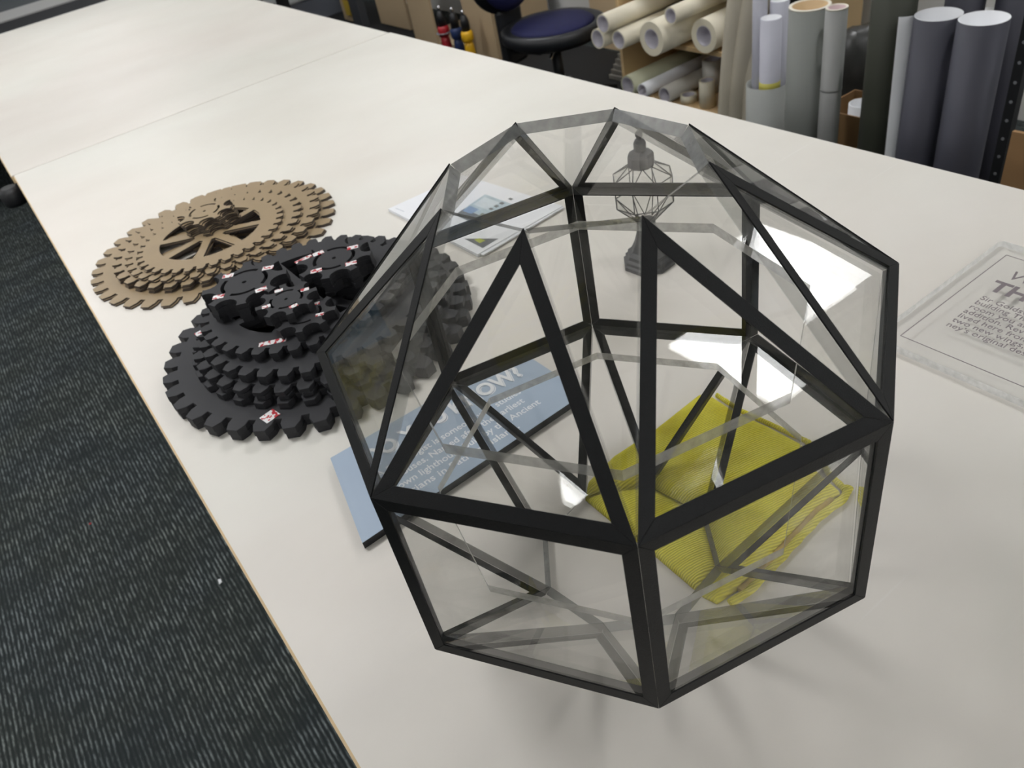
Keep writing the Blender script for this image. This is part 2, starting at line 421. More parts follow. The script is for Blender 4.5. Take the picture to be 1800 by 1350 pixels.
# ------------------------------------------------------------------ gears
def big_gear(R, n, depth, spokes=False, ph=0):
    r0 = R-depth; pitch = 2*PI/n; out = []
    for k in range(n):
        a = ph+k*pitch
        for rr, aa in ((r0, -.36), (r0+depth*.45, -.35), (R, -.2), (R, .2), (r0+depth*.45, .35), (r0, .36)):
            out.append((rr*math.cos(a+aa*pitch), rr*math.sin(a+aa*pitch)))
    holes = []
    if spokes:
        ro, rh = R*.69, R*.22
        wdt = .0085
        for k in range(8):
            a0, a1 = ph+k*PI/4, ph+(k+1)*PI/4
            h = []
            da = math.asin(wdt/ro); N = 8
            for t in range(N+1):
                a = a0+da+(a1-a0-2*da)*t/N; h.append((ro*math.cos(a), ro*math.sin(a)))
            db = math.asin(wdt/rh)
            for a in (a1-db, a0+db): h.append((rh*math.cos(a), rh*math.sin(a)))
            holes.append(h)
    return out, holes
def small_gear(R, ph=0):
    out = []; rv = R*.275; n = 8
    for k in range(n):
        a = ph+(k+.5)*2*PI/n; c = Vector((R*.97*math.cos(a), R*.97*math.sin(a)))
        for t in range(9):
            b = a+PI-math.radians(96)+math.radians(192)*t/8
            # run the valley clockwise -> keep outline counter-clockwise
            b = a+PI+math.radians(96)-math.radians(192)*t/8
            p = c+Vector((rv*math.cos(b), rv*math.sin(b)))
            if p.length > R: p = p.normalized()*R
            out.append((p.x, p.y))
    holes = [[(R*.055*math.cos(2*PI*k/12), R*.055*math.sin(2*PI*k/12)) for k in range(12)]]
    for q in range(4):
        a0 = ph+q*PI/2+.2; a1 = a0+PI/2-.4
        h = [(R*.56*math.cos(a0+(a1-a0)*t/10), R*.56*math.sin(a0+(a1-a0)*t/10)) for t in range(11)]
        h += [(R*.47*math.cos(a1-(a1-a0)*t/10), R*.47*math.sin(a1-(a1-a0)*t/10)) for t in range(11)]
        holes.append(h)
    return out, holes
def hollow(n, R):   # lower plates of a tier are cut out in the middle by a plain round opening
    return [[(R*math.cos(2*PI*k/48), R*math.sin(2*PI*k/48)) for k in range(48)]]
ORD = ['topmost', 'second', 'third', 'fourth', 'fifth', 'sixth', 'seventh', 'eighth', 'ninth', 'tenth']
gold = [  # centre, radius, teeth, depth, plate z list, description
    ((-.0545, 1.160), .2480, 36, .024, [.8501, .8532], 'widest bronze gear plate at the %s of the bronze stack', ['very bottom', 'bottom but one']),
    ((-.0445, 1.158), .2110, 36, .019, [.8563, .8594, .8625, .8656], 'second-widest bronze gear plate, %s of its tier above the widest pair', ['lowest', 'second up', 'third up', 'topmost']),
    ((-.0545, 1.139), .1780, 36, .016, [.8687, .8718], 'middle-sized bronze gear plate, %s of two under the spoked bronze gear', ['lower', 'upper']),
    ((-.0660, 1.128), .1465, 36, .013, [.8749, .8780], 'spoked bronze gear plate, %s of the pair, below the small bronze gears', ['lower', 'upper'])]
for i, ((cx, cy), R, n, dp, zs, lab, words) in enumerate(gold):
    out, holes = big_gear(R, n, dp, spokes=True, ph=.08*i)
    me = None
    for j, z in enumerate(zs):
        if me is None:
            o = plate('bronze_gear', out, holes, 0, .0030, [M_gold, M_goldedge]); me = o.data
        else: o = link('bronze_gear', me)
        jx, jy = ((random.random()-.5)*.003, (random.random()-.5)*.003)
        o.location = (cx+jx, cy+jy, z); o.rotation_euler = (0, 0, random.uniform(-.01, .01))
        tag(o, lab % words[j], 'gear', 'bronze gear plates stacked on the workbench')
out, holes = small_gear(.0560, .2); me = None
NS = 9
for j in range(NS):
    if me is None:
        o = plate('small_bronze_gear', out, holes, 0, .0030, [M_gold, M_goldedge]); me = o.data
    else: o = link('small_bronze_gear', me)
    k = NS-1-j
    o.location = (-.0505+.0004*k+random.uniform(-.0012, .0012), 1.1690-.0010*k+random.uniform(-.0012, .0012), .8811+.0031*j)
    o.rotation_euler = (0, 0, random.uniform(-.05, .05) + (.12 if j < 4 else 0))
    tag(o, 'small eight-toothed bronze gear plate, %s from the top of the centre pile' % ORD[k] if k else 'small eight-toothed bronze gear plate lying topmost in the centre of the bronze stack', 'gear', 'small bronze gear plates piled in the centre')

def red_tape_mat():
    m, nt, p, o = mat('white_tape_red_print'); p.inputs['Roughness'].default_value = .35
    tc = node(nt, 'ShaderNodeTexCoord'); n = node(nt, 'ShaderNodeTexNoise'); n.inputs['Scale'].default_value = 170; n.inputs['Detail'].default_value = 1
    nt.links.new(tc.outputs['Object'], n.inputs['Vector'])
    cr = node(nt, 'ShaderNodeValToRGB'); e = cr.color_ramp.elements
    e[0].position = .52; e[0].color = sc((238, 236, 236)); e[1].position = .545; e[1].color = sc((190, 50, 60))
    nt.links.new(n.outputs['Fac'], cr.inputs[0]); nt.links.new(cr.outputs[0], p.inputs['Base Color']); return m
M_red = red_tape_mat()
def tabs(o, pts, l=.0165, wd=.0105, rz=.15, z=0.0):
    """adhesive tabs stuck on the top face of gear o at world xy points"""
    for (x, y) in pts:
        v = Matrix.Rotation(-o.rotation_euler.z, 4, 'Z') @ Vector((x-o.location.x, y-o.location.y, 0))
        a = rz-o.rotation_euler.z+random.uniform(-.25, .25)
        MB().box(v.x-l/2, v.x+l/2, v.y-wd/2, v.y+wd/2, z, z+.0004, a).build('adhesive_tab', M_red, o)
black = [
    ((-.050, .655), .2445, 36, .0225, [.8501, .8601], .0098, 'widest black gear, %s of the bottom pair of the black stack', ['lower', 'upper'], False),
    ((-.0255, .655), .2185, 36, .019, [.8701], .0098, 'second-widest black gear lying directly on the widest pair%s', [''], False),
    ((-.037, .652), .2015, 36, .018, [.8801, .8871], .0068, 'third tier black gear of middle size, %s of two', ['lower', 'upper'], False),
    ((-.033, .656), .1895, 36, .017, [.8941, .9011], .0068, 'fourth tier black gear under the spoked black ones, %s of two', ['lower', 'upper'], False),
    ((-.044, .678), .1640, 36, .015, [.9081, .9151], .0068, 'spoked black gear, %s of the pair carrying the small black gears', ['lower', 'upper'], True)]
bg = []
for i, ((cx, cy), R, n, dp, zs, th, lab, words, spk) in enumerate(black):
    out, holes = big_gear(R, n, dp, spokes=True, ph=.37*i+.1)
    me = None
    for j, z in enumerate(zs):
        if me is None:
            o = plate('black_gear', out, holes, 0, th, M_blackpl, bevel=.0006); me = o.data
        else:
            o = link('black_gear', me); md = o.modifiers.new('bevel', 'BEVEL'); md.width = .0006; md.segments = 1; md.limit_method = 'ANGLE'; md.angle_limit = 1.2
        last = j == len(zs)-1
        o.location = (cx + (0 if last else random.uniform(-.002, .002)), cy+(0 if last else random.uniform(-.002, .002)), z)
        o.rotation_euler = (0, 0, 0 if last else random.uniform(-.02, .02))
        tag(o, lab % words[j], 'gear', 'large black gears stacked on the workbench'); bg.append(o)
tabs(bg[1], [(-.1967, .4975)], .022, .02, .1, .0099)
tabs(bg[6], [(-.2075, .725)], .012, .012, .3, .0069)
tabs(bg[8], [(-.138, .579)], .040, .010, -.62, .0069)
tabs(bg[8], [(-.004, .768)], .030, .009, -.1, .0069)
def small_black(cx, cy, R, n, z0, th, name_, ph, tabpts, tl=.0175):
    out, holes = small_gear(R, ph); me = None
    for j in range(n):
        if me is None: o = plate('small_black_gear', out, holes, 0, th-.0002, M_blackpl, bevel=.0005); me = o.data
        else:
            o = link('small_black_gear', me); md = o.modifiers.new('bevel', 'BEVEL'); md.width = .0005; md.segments = 1; md.limit_method = 'ANGLE'; md.angle_limit = 1.2
        k = n-1-j
        o.location = (cx+random.uniform(-.0012, .0012)*(k > 0), cy+random.uniform(-.0012, .0012)*(k > 0), z0+th*j)
        tag(o, ('small black gear with tape tabs on top, ' if k == 0 else 'small black gear, %s down, ' % ORD[k])+name_, 'gear', 'small black gears piled on the spoked ones')
        if k == 0: tabs(o, tabpts, tl, tl*.62, -.35, th-.0001)
small_black(-.1145, .7215, .0665, 4, .9221, .008, 'in the left pile of the black stack', .35, [(-.1257, .7639), (-.0711, .7295), (-.1045, .6748), (-.1595, .7134)])
small_black(.0143, .6640, .0600, 4, .9221, .008, 'in the right pile of the black stack', .1, [(.0038, .6997), (.0494, .6673), (.0243, .6238), (-.0222, .6513)])
small_black(-.0800, .5830, .0470, 2, .9221, .008, 'in the low front pile', .2, [(-.0566, .5925), (-.0650, .5600)], .012)
small_black(-.0884, .6155, .0460, 2, .9382, .0079, 'on the middle pile of the black stack', .5, [(-.0868, .6472), (-.0579, .6149), (-.1178, .6208), (-.0888, .5866)], .0125)

# ------------------------------------------------------------------ yellow cloth
def cloth_mat():
    m, nt, p, o = mat('yellow_microfibre'); p.inputs['Roughness'].default_value = .95; p.inputs['Specular IOR Level'].default_value = .1
    tc = node(nt, 'ShaderNodeTexCoord')
    n = node(nt, 'ShaderNodeTexNoise'); n.inputs['Scale'].default_value = 18; n.inputs['Detail'].default_value = 5
    nt.links.new(tc.outputs['Object'], n.inputs['Vector'])
    cr = node(nt, 'ShaderNodeValToRGB'); e = cr.color_ramp.elements
    e[0].position = .33; e[0].color = sc((214, 200, 50)); e[1].position = .6; e[1].color = sc((240, 230, 84))
    nt.links.new(n.outputs['Fac'], cr.inputs[0])
    wv = node(nt, 'ShaderNodeTexWave'); wv.wave_type = 'BANDS'; wv.bands_direction = 'Y'; wv.inputs['Scale'].default_value = 2*PI/.0026/20
    wv.inputs['Distortion'].default_value = 2.5; wv.inputs['Detail'].default_value = 2
    mp = node(nt, 'ShaderNodeMapping'); mp.inputs['Rotation'].default_value = (0, 0, .25)
    nt.links.new(tc.outputs['Object'], mp.inputs['Vector']); nt.links.new(mp.outputs[0], wv.inputs['Vector'])
    mr = node(nt, 'ShaderNodeMapRange'); mr.inputs['To Min'].default_value = .74; mr.inputs['To Max'].default_value = 1.08
    nt.links.new(wv.outputs['Fac'], mr.inputs['Value'])
    sv = node(nt, 'ShaderNodeVectorMath', operation='SCALE'); nt.links.new(cr.outputs[0], sv.inputs[0]); nt.links.new(mr.outputs[0], sv.inputs['Scale'])
    nt.links.new(sv.outputs[0], p.inputs['Base Color'])
    b = node(nt, 'ShaderNodeBump'); b.inputs['Strength'].default_value = .6; b.inputs['Distance'].default_value = .0012
    nt.links.new(wv.outputs['Fac'], b.inputs['Height']); nt.links.new(b.outputs[0], p.inputs['Normal'])
    return m
M_cloth = cloth_mat()
M_hem = plain('worn_hem', (178, 150, 62), .95, noise=.25, scale=90)
def resample(P, n):
    P = [Vector(p) for p in P]; d = [0]
    for a, b in zip(P, P[1:]): d.append(d[-1]+(b-a).length)
    out = []
    for i in range(n+1):
        t = d[-1]*i/n
        for k in range(len(P)-1):
            if t <= d[k+1]+1e-9:
                out.append(P[k].lerp(P[k+1], (t-d[k])/(d[k+1]-d[k]+1e-12))); break
    return out
def cloth(parent):
    N = 90
    bot = resample([(.0202, -.1016), (.0355, -.1030), (.0555, -.1052), (.1241, -.0989), (.168, -.0955), (.2097, -.098)], N)     # front edge
    top = resample([(.0167, .0882), (.0351, .1048), (.0819, .1144), (.1462, .1111), (.2256, .1163)], N)
    lef = resample([(.0202, -.1016), (.0162, -.0882), (.0175, -.0257), (.0162, .036), (.0167, .0882)], N)
    rig = resample([(.2097, -.098), (.2175, -.0629), (.240, -.0248), (.2375, .0161), (.2322, .0609), (.2349, .1026), (.2256, .1163)], N)
    bx = [Vector((*p, 0)) for p in B]
    rng = random.Random(3); waves = [(rng.uniform(20, 90), rng.uniform(0, 2*PI), rng.uniform(0, 6)) for _ in range(10)]
    def height(p, e):
        rim = 1-math.exp(-e/.008)
        h = .0035+.0075*rim
        h += .0016*rim*sum(math.sin(f*(p.x*math.cos(a)+p.y*math.sin(a))+c) for f, a, c in waves)/3
        # pressed down where the lantern's foot ring stands
        dmin = 1
        for k in range(8):
            a, b = bx[k].to_2d(), bx[(k+1) % 8].to_2d(); ab = b-a; t = max(0, min(1, (p-a).dot(ab)/ab.length_squared)); dmin = min(dmin, (p-a-ab*t).length)
        pr = math.exp(-(dmin/.007)**2)
        return h*(1-pr)+.0012*pr
    bm = bmesh.new(); g = []
    for i in range(N+1):
        row = []
        for j in range(N+1):
            u, v = i/N, j/N
            p = (bot[i]*(1-v)+top[i]*v)+(lef[j]*(1-u)+rig[j]*u)-((1-u)*(1-v)*bot[0]+u*(1-v)*bot[N]+(1-u)*v*top[0]+u*v*top[N])
            e = min(u, 1-u, v, 1-v)*.21
            row.append(bm.verts.new((p.x, p.y, height(p, e) if e > 0 else .0006)))
        g.append(row)
    for i in range(N):
        for j in range(N):
            f = bm.faces.new((g[i][j], g[i+1][j], g[i+1][j+1], g[i][j+1])); f.smooth = True
    loop = [g[i][0] for i in range(N+1)]+[g[N][j] for j in range(1, N+1)]+[g[i][N] for i in range(N-1, -1, -1)]+[g[0][j] for j in range(N-1, 0, -1)]
    bm.faces.new(list(reversed(loop)))
    me = bpy.data.meshes.new('folded_layer'); bm.to_mesh(me); bm.free()
    link('folded_layer', me, M_cloth, parent)
    # stitched hem along the front edge and the loose corner
    def hem(path, r, m, nm):
        bm2 = MB(); P = resample(path, 40)
        rows = []
        for i, p in enumerate(P):
            d = (P[min(i+1, 40)]-P[max(i-1, 0)]).normalized(); s_ = Vector((-d.y, d.x))
            row = []
            for k in range(10):
                a = 2*PI*k/10; rr = r*(1+.12*math.sin(i*1.3))
                row.append(bm2.bm.verts.new((p.x+s_.x*rr*math.cos(a), p.y+s_.y*rr*math.cos(a), max(.0003, .0035+.0034*math.sin(a)))))
            rows.append(row)
        for a, b in zip(rows, rows[1:]):
            for k in range(10):
                f = bm2.bm.faces.new((a[k], a[(k+1) % 10], b[(k+1) % 10], b[k])); f.smooth = True
        for rw in (rows[0], rows[-1]): bm2.bm.faces.new(rw)
        return bm2.build(nm, m, parent)
    hem([(.028, -.110), (.05, -.113), (.0900, -.1100), (.1241, -.106), (.170, -.1020), (.205, -.104), (.221, -.098)], .0045, M_cloth, 'hem')
    hem([(.045, -.1070), (.0900, -.1045), (.1241, -.1005), (.170, -.0960), (.195, -.0965)], .0035, M_hem, 'worn_edge')
    hem([(.215, -.100), (.222, -.075), (.236, -.050), (.247, -.027)], .0035, M_cloth, 'hem')
    hem([(.247, -.027), (.2425, .0161), (.2375, .0609), (.2400, .1000)], .0025, M_cloth, 'hem')
cl = tag(empty('cleaning_cloth', (0, 0, TZ+.0002)), 'yellow microfibre cleaning cloth folded on the bench beneath the lantern', 'cloth')
cloth(cl)

# ------------------------------------------------------------------ blue sign with white lettering
M_blue = plain('slate_blue_face', (166, 182, 201), .38, noise=.015, scale=12)
M_bluetxt = plain('slate_blue_outline', (160, 176, 196), .4)
M_ink = plain('white_lettering', (240, 241, 243), .4)
sg = tag(empty('display_sign', (0, 0, TZ)), 'slate blue board with white lettering lying flat under the lantern', 'sign')
quad = [(-.2037, .2115), (.1290, .2190), (.1270, .3600), (-.1696, .3664)]
MB().poly_prism([(x, y, .0003) for x, y in quad], [(x, y, .0100) for x, y in quad]).build('board', M_dark, sg)
MB().poly_prism([(x, y, .0101) for x, y in quad], [(x, y, .0108) for x, y in quad]).build('printed_face', M_blue, sg)
ang = math.radians(-1.5)
def onboard(x, y, a=ang, z=.0109):
    return Matrix.Translation((x, y, z)) @ Matrix.Rotation(a, 4, 'Z')
tx, ty = -.2037, .2115
TS = .0365
text('heading_shadow', 'DO YOU KNOW?', TS, M_ink, sg, onboard(-0.1389, 0.3155, z=.01095), bold=.0012, ext=.0001, width=.2385)
text('heading_outline', 'DO YOU KNOW?', TS, M_bluetxt, sg, onboard(-0.1403, 0.3172, z=.01125), bold=.0019, ext=.0001, width=.2390)
text('heading', 'DO YOU KNOW?', TS, M_ink, sg, onboard(-0.1403, 0.3172, z=.01155), bold=.0011, ext=.0001, width=.2385)
for ln, lx, ly, wd in (('A Pharologist is someone who studies', -0.1403, 0.2872, 0.214), ('lighthouses. Named after the earliest', -0.1477, 0.2694, 0.214), ('known lighthouse built by the Ancient', -0.1451, 0.2520, 0.224), ('Egyptians in Pathros Island.', -0.1545, 0.2347, 0.187)):
    text('text_line', ln, .0155, M_ink, sg, onboard(lx, ly), ext=.0001, bold=.00015, width=wd)

# ------------------------------------------------------------------ clear acrylic sign at the right
M_frost = None
def frost():
    m, nt, p, o = mat('hazy_acrylic_film'); p.inputs['Base Color'].default_value = sc((232, 233, 230)); p.inputs['Roughness'].default_value = .25
    t = node(nt, 'ShaderNodeBsdfTransparent'); mx = node(nt, 'ShaderNodeMixShader'); mx.inputs[0].default_value = .86
    nt.links.new(p.outputs[0], mx.inputs[1]); nt.links.new(t.outputs[0], mx.inputs[2]); nt.links.new(mx.outputs[0], o.inputs[0]); return m
M_frost = frost(); M_bright = cut_edge('bright_acrylic_edge', (246, 247, 246), .25)
M_ptxt = plain('grey_violet_print', (126, 116, 120), .5)
ps = tag(empty('acrylic_sign', (0, 0, TZ)), 'clear acrylic sign with grey framed lettering lying right of the lantern', 'sign')
def rrect(x0, x1, y0, y1, r, n=6):
    out = []
    for cx, cy, a0 in ((x1-r, y1-r, 0), (x0+r, y1-r, PI/2), (x0+r, y0+r, PI), (x1-r, y0+r, 1.5*PI)):
        for t in range(n+1): out.append((cx+r*math.cos(a0+PI/2*t/n), cy+r*math.sin(a0+PI/2*t/n)))
    return out
plate('acrylic_plate', rrect(.444, .730, -.43, .030, .006), [], .0004, .0098, [M_frost, M_bright], ps, bevel=.0012)
plate('frame_line', rrect(.4640, .6995, -.40, .0060, .0005), [rrect(.4652, .6983, -.3988, .0048, .0004)], .0099, .0101, M_ptxt, ps)
def onps(x, y): return basis((0, -1, 0), (1, 0, 0), (x, y, .0100))
text('heading', 'W', .030, M_ptxt, ps, onps(.6490, -.0200), ext=.0001, shear=.15)
text('heading', 'TH', .036, M_ptxt, ps, onps(.6130, -.0165), ext=.0001, bold=.0011)
for i, ln in enumerate(['Sir Goldswort', 'building The Ca', 'room you are no', 'addition. Rev Willia', 'lived here from 1854', 'two new wings, expan', 'ney\u2019s original design.']):
    text('text_line', ln, .0138, M_ptxt, ps, onps(.5880-.0122*i, -.0215), ext=.0001, spacing=1.0)

# ------------------------------------------------------------------ brochure
br = tag(empty('brochure', (0, 0, TZ+.0003)), 'white printed brochure with a small lighthouse picture, lying behind the lantern beside the gears', 'brochure')
def flat(name, q, z0, z1, m, parent, bev=0): return MB().poly_prism([(x, y, z0) for x, y in q], [(x, y, z1) for x, y in q]).build(name, m, parent, bevel=bev)
bq = [(.232, .937), (.244, .637), (.441, .647), (.408, .930)]
flat('page', bq, .0003, .0025, M_white, br)
flat('page', [(x+dx, y+dy) for (x, y), dx, dy in zip(bq, (.002, .006, .0, 0), (-.004, -.008, -.003, 0))], .0026, .0045, M_white, br)
flat('cover', bq, .0046, .0060, M_white, br)
MP = [plain('print_'+n, c, .5, noise=.15, scale=60) for n, c in (('pale_blue', (168, 186, 196)), ('blue', (110, 140, 178)), ('dark_green', (96, 104, 92)), ('dark_grey', (84, 88, 92)), ('lime', (170, 178, 60)), ('ice', (196, 208, 214)))]
flat('picture', [(.3836, .8145), (.3242, .8007), (.3312, .7316), (.39, .7321)], .0061, .0063, MP[0], br)
flat('picture', [(.376, .805), (.345, .799), (.349, .756), (.380, .760)], .00632, .0064, MP[5], br)
flat('picture', [(.3242, .8007), (.300, .795), (.3050, .700), (.3312, .705)], .0061, .0063, MP[3], br)
flat('picture', [(.338, .800), (.318, .796), (.321, .770), (.340, .772)], .00632, .0064, MP[1], br)
flat('picture', [(.336, .755), (.314, .750), (.311, .705), (.338, .715)], .00632, .0064, MP[2], br)
flat('picture', [(.2604, .7026), (.2619, .6468), (.2979, .6503)], .0061, .0063, MP[3], br)
flat('picture', [(.2690, .6850), (.2680, .6650), (.2800, .6640), (.2780, .6800)], .00632, .0064, MP[4], br)
lh = MB()
for a, b in ((.352, .358), (.364, .371), (.377, .384), (.398, .404)): lh.box(a, b, .7490, .7590, .0062, .0064)
lh.build('lighthouse_picture', MP[3], br)
flat('small_print', [(.2439, .9256), (.2424, .9256), (.2455, .8968), (.2470, .8968)], .0061, .0062, plain('pale_print', (190, 196, 202), .6), br)

# ------------------------------------------------------------------ miniature lantern
M_model = plain('dark_grey_print', (70, 70, 72), .55, noise=.06, scale=200)
ml = tag(empty('miniature_lantern', (.408, .392, TZ+.0003), .1), 'small dark grey model lantern on a flared octagonal foot, standing behind the large lantern', 'ornament')
MB().lathe([(.0415, 0), (.0415, .006), (.038, .008), (.038, .013), (.034, .016), (.033, .021), (.0265, .026), (.0205, .038), (.0165, .052), (.0150, .066), (.0150, .074)], 8, ph=.4, smooth=False).build('stand', M_model, ml)
fr = MB(); nn = 8
def mr(k, r, z): a = .4+k*2*PI/nn; return Vector((r*math.cos(a), r*math.sin(a), z))
RW_, zc, zl, zw, zt = .0445, .075, .107, .147, .164
RT_ = .0180
for k in range(nn):
    fr.rod(mr(k, RW_, zl), mr(k, RW_, zw), .0008, 6); fr.rod(mr(k, RW_, zl), mr(k+1, RW_, zl), .0008, 6); fr.rod(mr(k, RW_, zw), mr(k+1, RW_, zw), .0008, 6)
    fr.rod(mr(k, RW_, zw), mr(k+.5, RT_, zt), .0008, 6); fr.rod(mr(k+1, RW_, zw), mr(k+.5, RT_, zt), .0008, 6)
    fr.rod(mr(k, RW_, zl), mr(k+.5, .0145, zc), .0008, 6); fr.rod(mr(k+1, RW_, zl), mr(k+.5, .0145, zc), .0008, 6)
fr.build('wire_frame', M_model, ml)
MB().lathe([(.0140, zc+.001), (RW_-.001, zl), (RW_-.001, zw), (RT_-.001, zt)], 8, ph=.4, smooth=False).build('glazing', clear('model_glazing', (.95, .95, .94), .2), ml)
MB().lathe([(.0185, zt-.002), (.0195, zt+.002), (.0190, zt+.014), (.0165, zt+.018), (.0088, zt+.021), (.0090, zt+.032), (.0065, zt+.037), (.0035, zt+.039)], 10, smooth=False).build('cap', M_model, ml)
MB().lathe([(.0001, zt+.038), (.0035, zt+.039), (.0054, zt+.043), (.0048, zt+.048), (.0001, zt+.051)], 14).build('finial', M_model, ml)

# ------------------------------------------------------------------ plywood roll rack
SX = 2.12; SD = .62
M_plyin = plain('birch_ply_warm', (205, 176, 132), .6, noise=.06, scale=7)
rk = tag(empty('plywood_rack', (SX+SD/2, 2.06, 0)), 'birch plywood rack holding cream vinyl rolls against the right wall', 'shelving')
def rel(x0, x1, y0, y1, z0, z1, nm, m): return MB().box(x0-(SX+SD/2), x1-(SX+SD/2), y0-2.06, y1-2.06, z0, z1).build(nm, m, rk, bevel=.001, seg=1)
rel(SX, SX+SD, 2.388, 2.406, 0, 1.15, 'side_panel', M_plyin)
rel(SX, SX+SD, 1.62, 1.638, 0, 1.15, 'side_panel', M_plyin)
rel(SX, SX+SD, 1.6385, 2.3875, .408, .426, 'shelf_board', M_plyin)
rel(SX, SX+SD, 1.6385, 2.3875, .155, .173, 'shelf_board', M_plyin)
rel(SX, SX+SD, 1.6385, 2.3875, .78, .798, 'shelf_board', M_plyin)
rel(SX+SD+.0005, SX+SD+.006, 1.62, 2.406, 0, 1.15, 'back_panel', M_plyin)
MX = basis((0, 0, 1), (0, -1, 0), (0, 0, 0))  # local z -> +x
def xroll(x, y, z, r, length, wall, label, m=M_cream, g='rolls lying on the plywood rack'):
    t = tag(empty('vinyl_roll', (x, y, z)), label, 'roll', g)
    Mx = Matrix(((0, 0, 1, 0), (0, 1, 0, 0), (-1, 0, 0, 0), (0, 0, 0, 1)))
    if wall > .012:
        MB().tube_ring(r, r-wall+.003, 0, length, 40, Mx).build('wound_vinyl', m, t)
        MB().tube_ring(r-wall+.0029, r-wall, .0, length, 40, Mx).build('card_core', M_core, t)
    else:
        MB().tube_ring(r, r-wall*.6, 0, length, 40, Mx).build('wound_vinyl', m, t)
        MB().tube_ring(r-wall*.6-.0001, r-wall, .0, length, 40, Mx).build('card_core', M_core, t)
    return t
xroll(1.98, 2.044, .4935, .067, .70, .031, 'fat cream vinyl roll jutting furthest left on the upper shelf board')
xroll(2.09, 1.866, .4915, .065, .58, .029, 'fat cream roll at the right end of the upper shelf board')
xroll(1.95, 2.345, .4675, .041, .72, .008, 'thin cream roll with grey core, lowest at the left of the upper shelf')
xroll(1.98, 2.245, .4655, .039, .68, .008, 'thin cream roll squeezed between the fat roll and the leftmost low roll') 
xroll(1.95, 2.300, .5345, .038, .72, .007, 'thin cream roll resting on top of the two thin left rolls')
xroll(2.00, 1.950, .5860, .0325, .66, .009, 'thin cream roll resting across the two fat rolls')
xroll(2.09, 2.338, .2180, .0445, .60, .010, 'greenish cream roll at the left of the lower shelf', plain('green_cream_roll', (202, 202, 172), .45))
xroll(2.10, 2.255, .2050, .031, .60, .006, 'thin white roll in the middle of the lower shelf', M_white)
xroll(2.10, 2.115, .2095, .036, .58, .007, 'pale roll at the right of the three lying on the lower shelf', plain('pale_roll', (210, 206, 196), .45))

def vroll(x, y, z0, z1, r, wall, name, label, cat, m, mc=None, g=None, tilt=(0, 0)):
    t = tag(empty(name, (x, y, z0), 0), label, cat, g); t.rotation_euler = (tilt[0], tilt[1], 0)
    MB().tube_ring(r, r-wall, 0, z1-z0, 48).build('outer_wrap', m, t)
    if mc: MB().tube_ring(r-wall-.0001, r-wall-.0015, .001, z1-z0-.0005, 48).build('inner_core', mc, t)
    return t
vroll(2.165, 2.035, .1732, .205, .0355, .008, 'vinyl_roll', 'short cream roll standing on end on the lower shelf', 'roll', M_cream, M_core, 'rolls standing on the lower shelf')
vroll(2.165, 1.925, .1732, .285, .034, .008, 'vinyl_roll', 'taller cream roll standing on end beside the short one', 'roll', M_cream, M_core, 'rolls standing on the lower shelf')
vroll(2.31, 2.030, .1732, .310, .043, .008, 'vinyl_roll', 'pale roll standing on end behind the short cream one', 'roll', plain('pale_grey_roll', (196, 194, 186), .5), M_core, 'rolls standing on the lower shelf')

# ------------------------------------------------------------------ curled sheets and upright tubes between rack and table end
M_sheet = plain('beige_flexible_board', (190, 182, 164), .6, noise=.05, scale=5)
def arc_sheet(name, cx, cy, r, a0, a1, z0, z1, m, label, lean=0.0, th=.004, bend=.0, grp=None):
    n = 28; bm = MB(); cols = []
    H = 16
    for side in (0, 1):
        g = []
        for i in range(n+1):
            a = a0+(a1-a0)*i/n; rr = r-(th if side else 0)
            col = []
            for j in range(H+1):
                t = j/H; z = z0+(z1-z0)*t
                col.append(bm.bm.verts.new((rr*math.cos(a)+lean*t+bend*t*t, rr*math.sin(a)-bend*.9*t*t*(.2+i/n), z)))
            g.append(col)
        cols.append(g)
    def q(a, b, c, d):
        f = bm.bm.faces.new((a, b, c, d)); f.smooth = True
    for g in cols:
        for i in range(n):
            for j in range(H): q(g[i][j], g[i+1][j], g[i+1][j+1], g[i][j+1])
    A, Bc = cols
    for j in range(H):
        q(A[0][j], A[0][j+1], Bc[0][j+1], Bc[0][j]); q(A[n][j], Bc[n][j], Bc[n][j+1], A[n][j+1])
    for i in range(n):
        q(A[i][0], Bc[i][0], Bc[i+1][0], A[i+1][0]); q(A[i][H], A[i+1][H], Bc[i+1][H], Bc[i][H])
    return tag(bm.build(name, m, None, (cx, cy, 0)), label, 'board', grp)
def curved_board(x, y0, pts_l, pts_r, th, label, m):
    # bendy board standing on edge, its side outlines sweep in a curve as it leans over (y offsets at successive heights)
    n = len(pts_l)-1; bm = MB(); sides = []
    for dx in (0, th):
        g = []
        for i in range(n+1):
            z = .001+1.1*i/n
            row = [bm.bm.verts.new((x+dx+.05*math.sin(PI*t)*-1+.10*(i/n)**2, y0+pts_l[i]*(1-t)+pts_r[i]*t, z)) for t in [k/8 for k in range(9)]]
            g.append(row)
        sides.append(g)
    def q(*v):
        f = bm.bm.faces.new(v); f.smooth = True
    A, Bc = sides
    for i in range(n):
        for k in range(8):
            q(A[i][k], A[i][k+1], A[i+1][k+1], A[i+1][k]); q(Bc[i][k], Bc[i+1][k], Bc[i+1][k+1], Bc[i][k+1])
        q(A[i][0], A[i+1][0], Bc[i+1][0], Bc[i][0]); q(A[i][8], Bc[i][8], Bc[i+1][8], A[i+1][8])
    for k in range(8):
        q(A[0][k], Bc[0][k], Bc[0][k+1], A[0][k+1]); q(A[n][k], A[n][k+1], Bc[n][k+1], Bc[n][k])
    return tag(bm.build('curved_board', m), label, 'board')
N_ = 22
def sweep(a, b, c): return [a+b*(i/N_)+c*(i/N_)**2.2 for i in range(N_+1)]
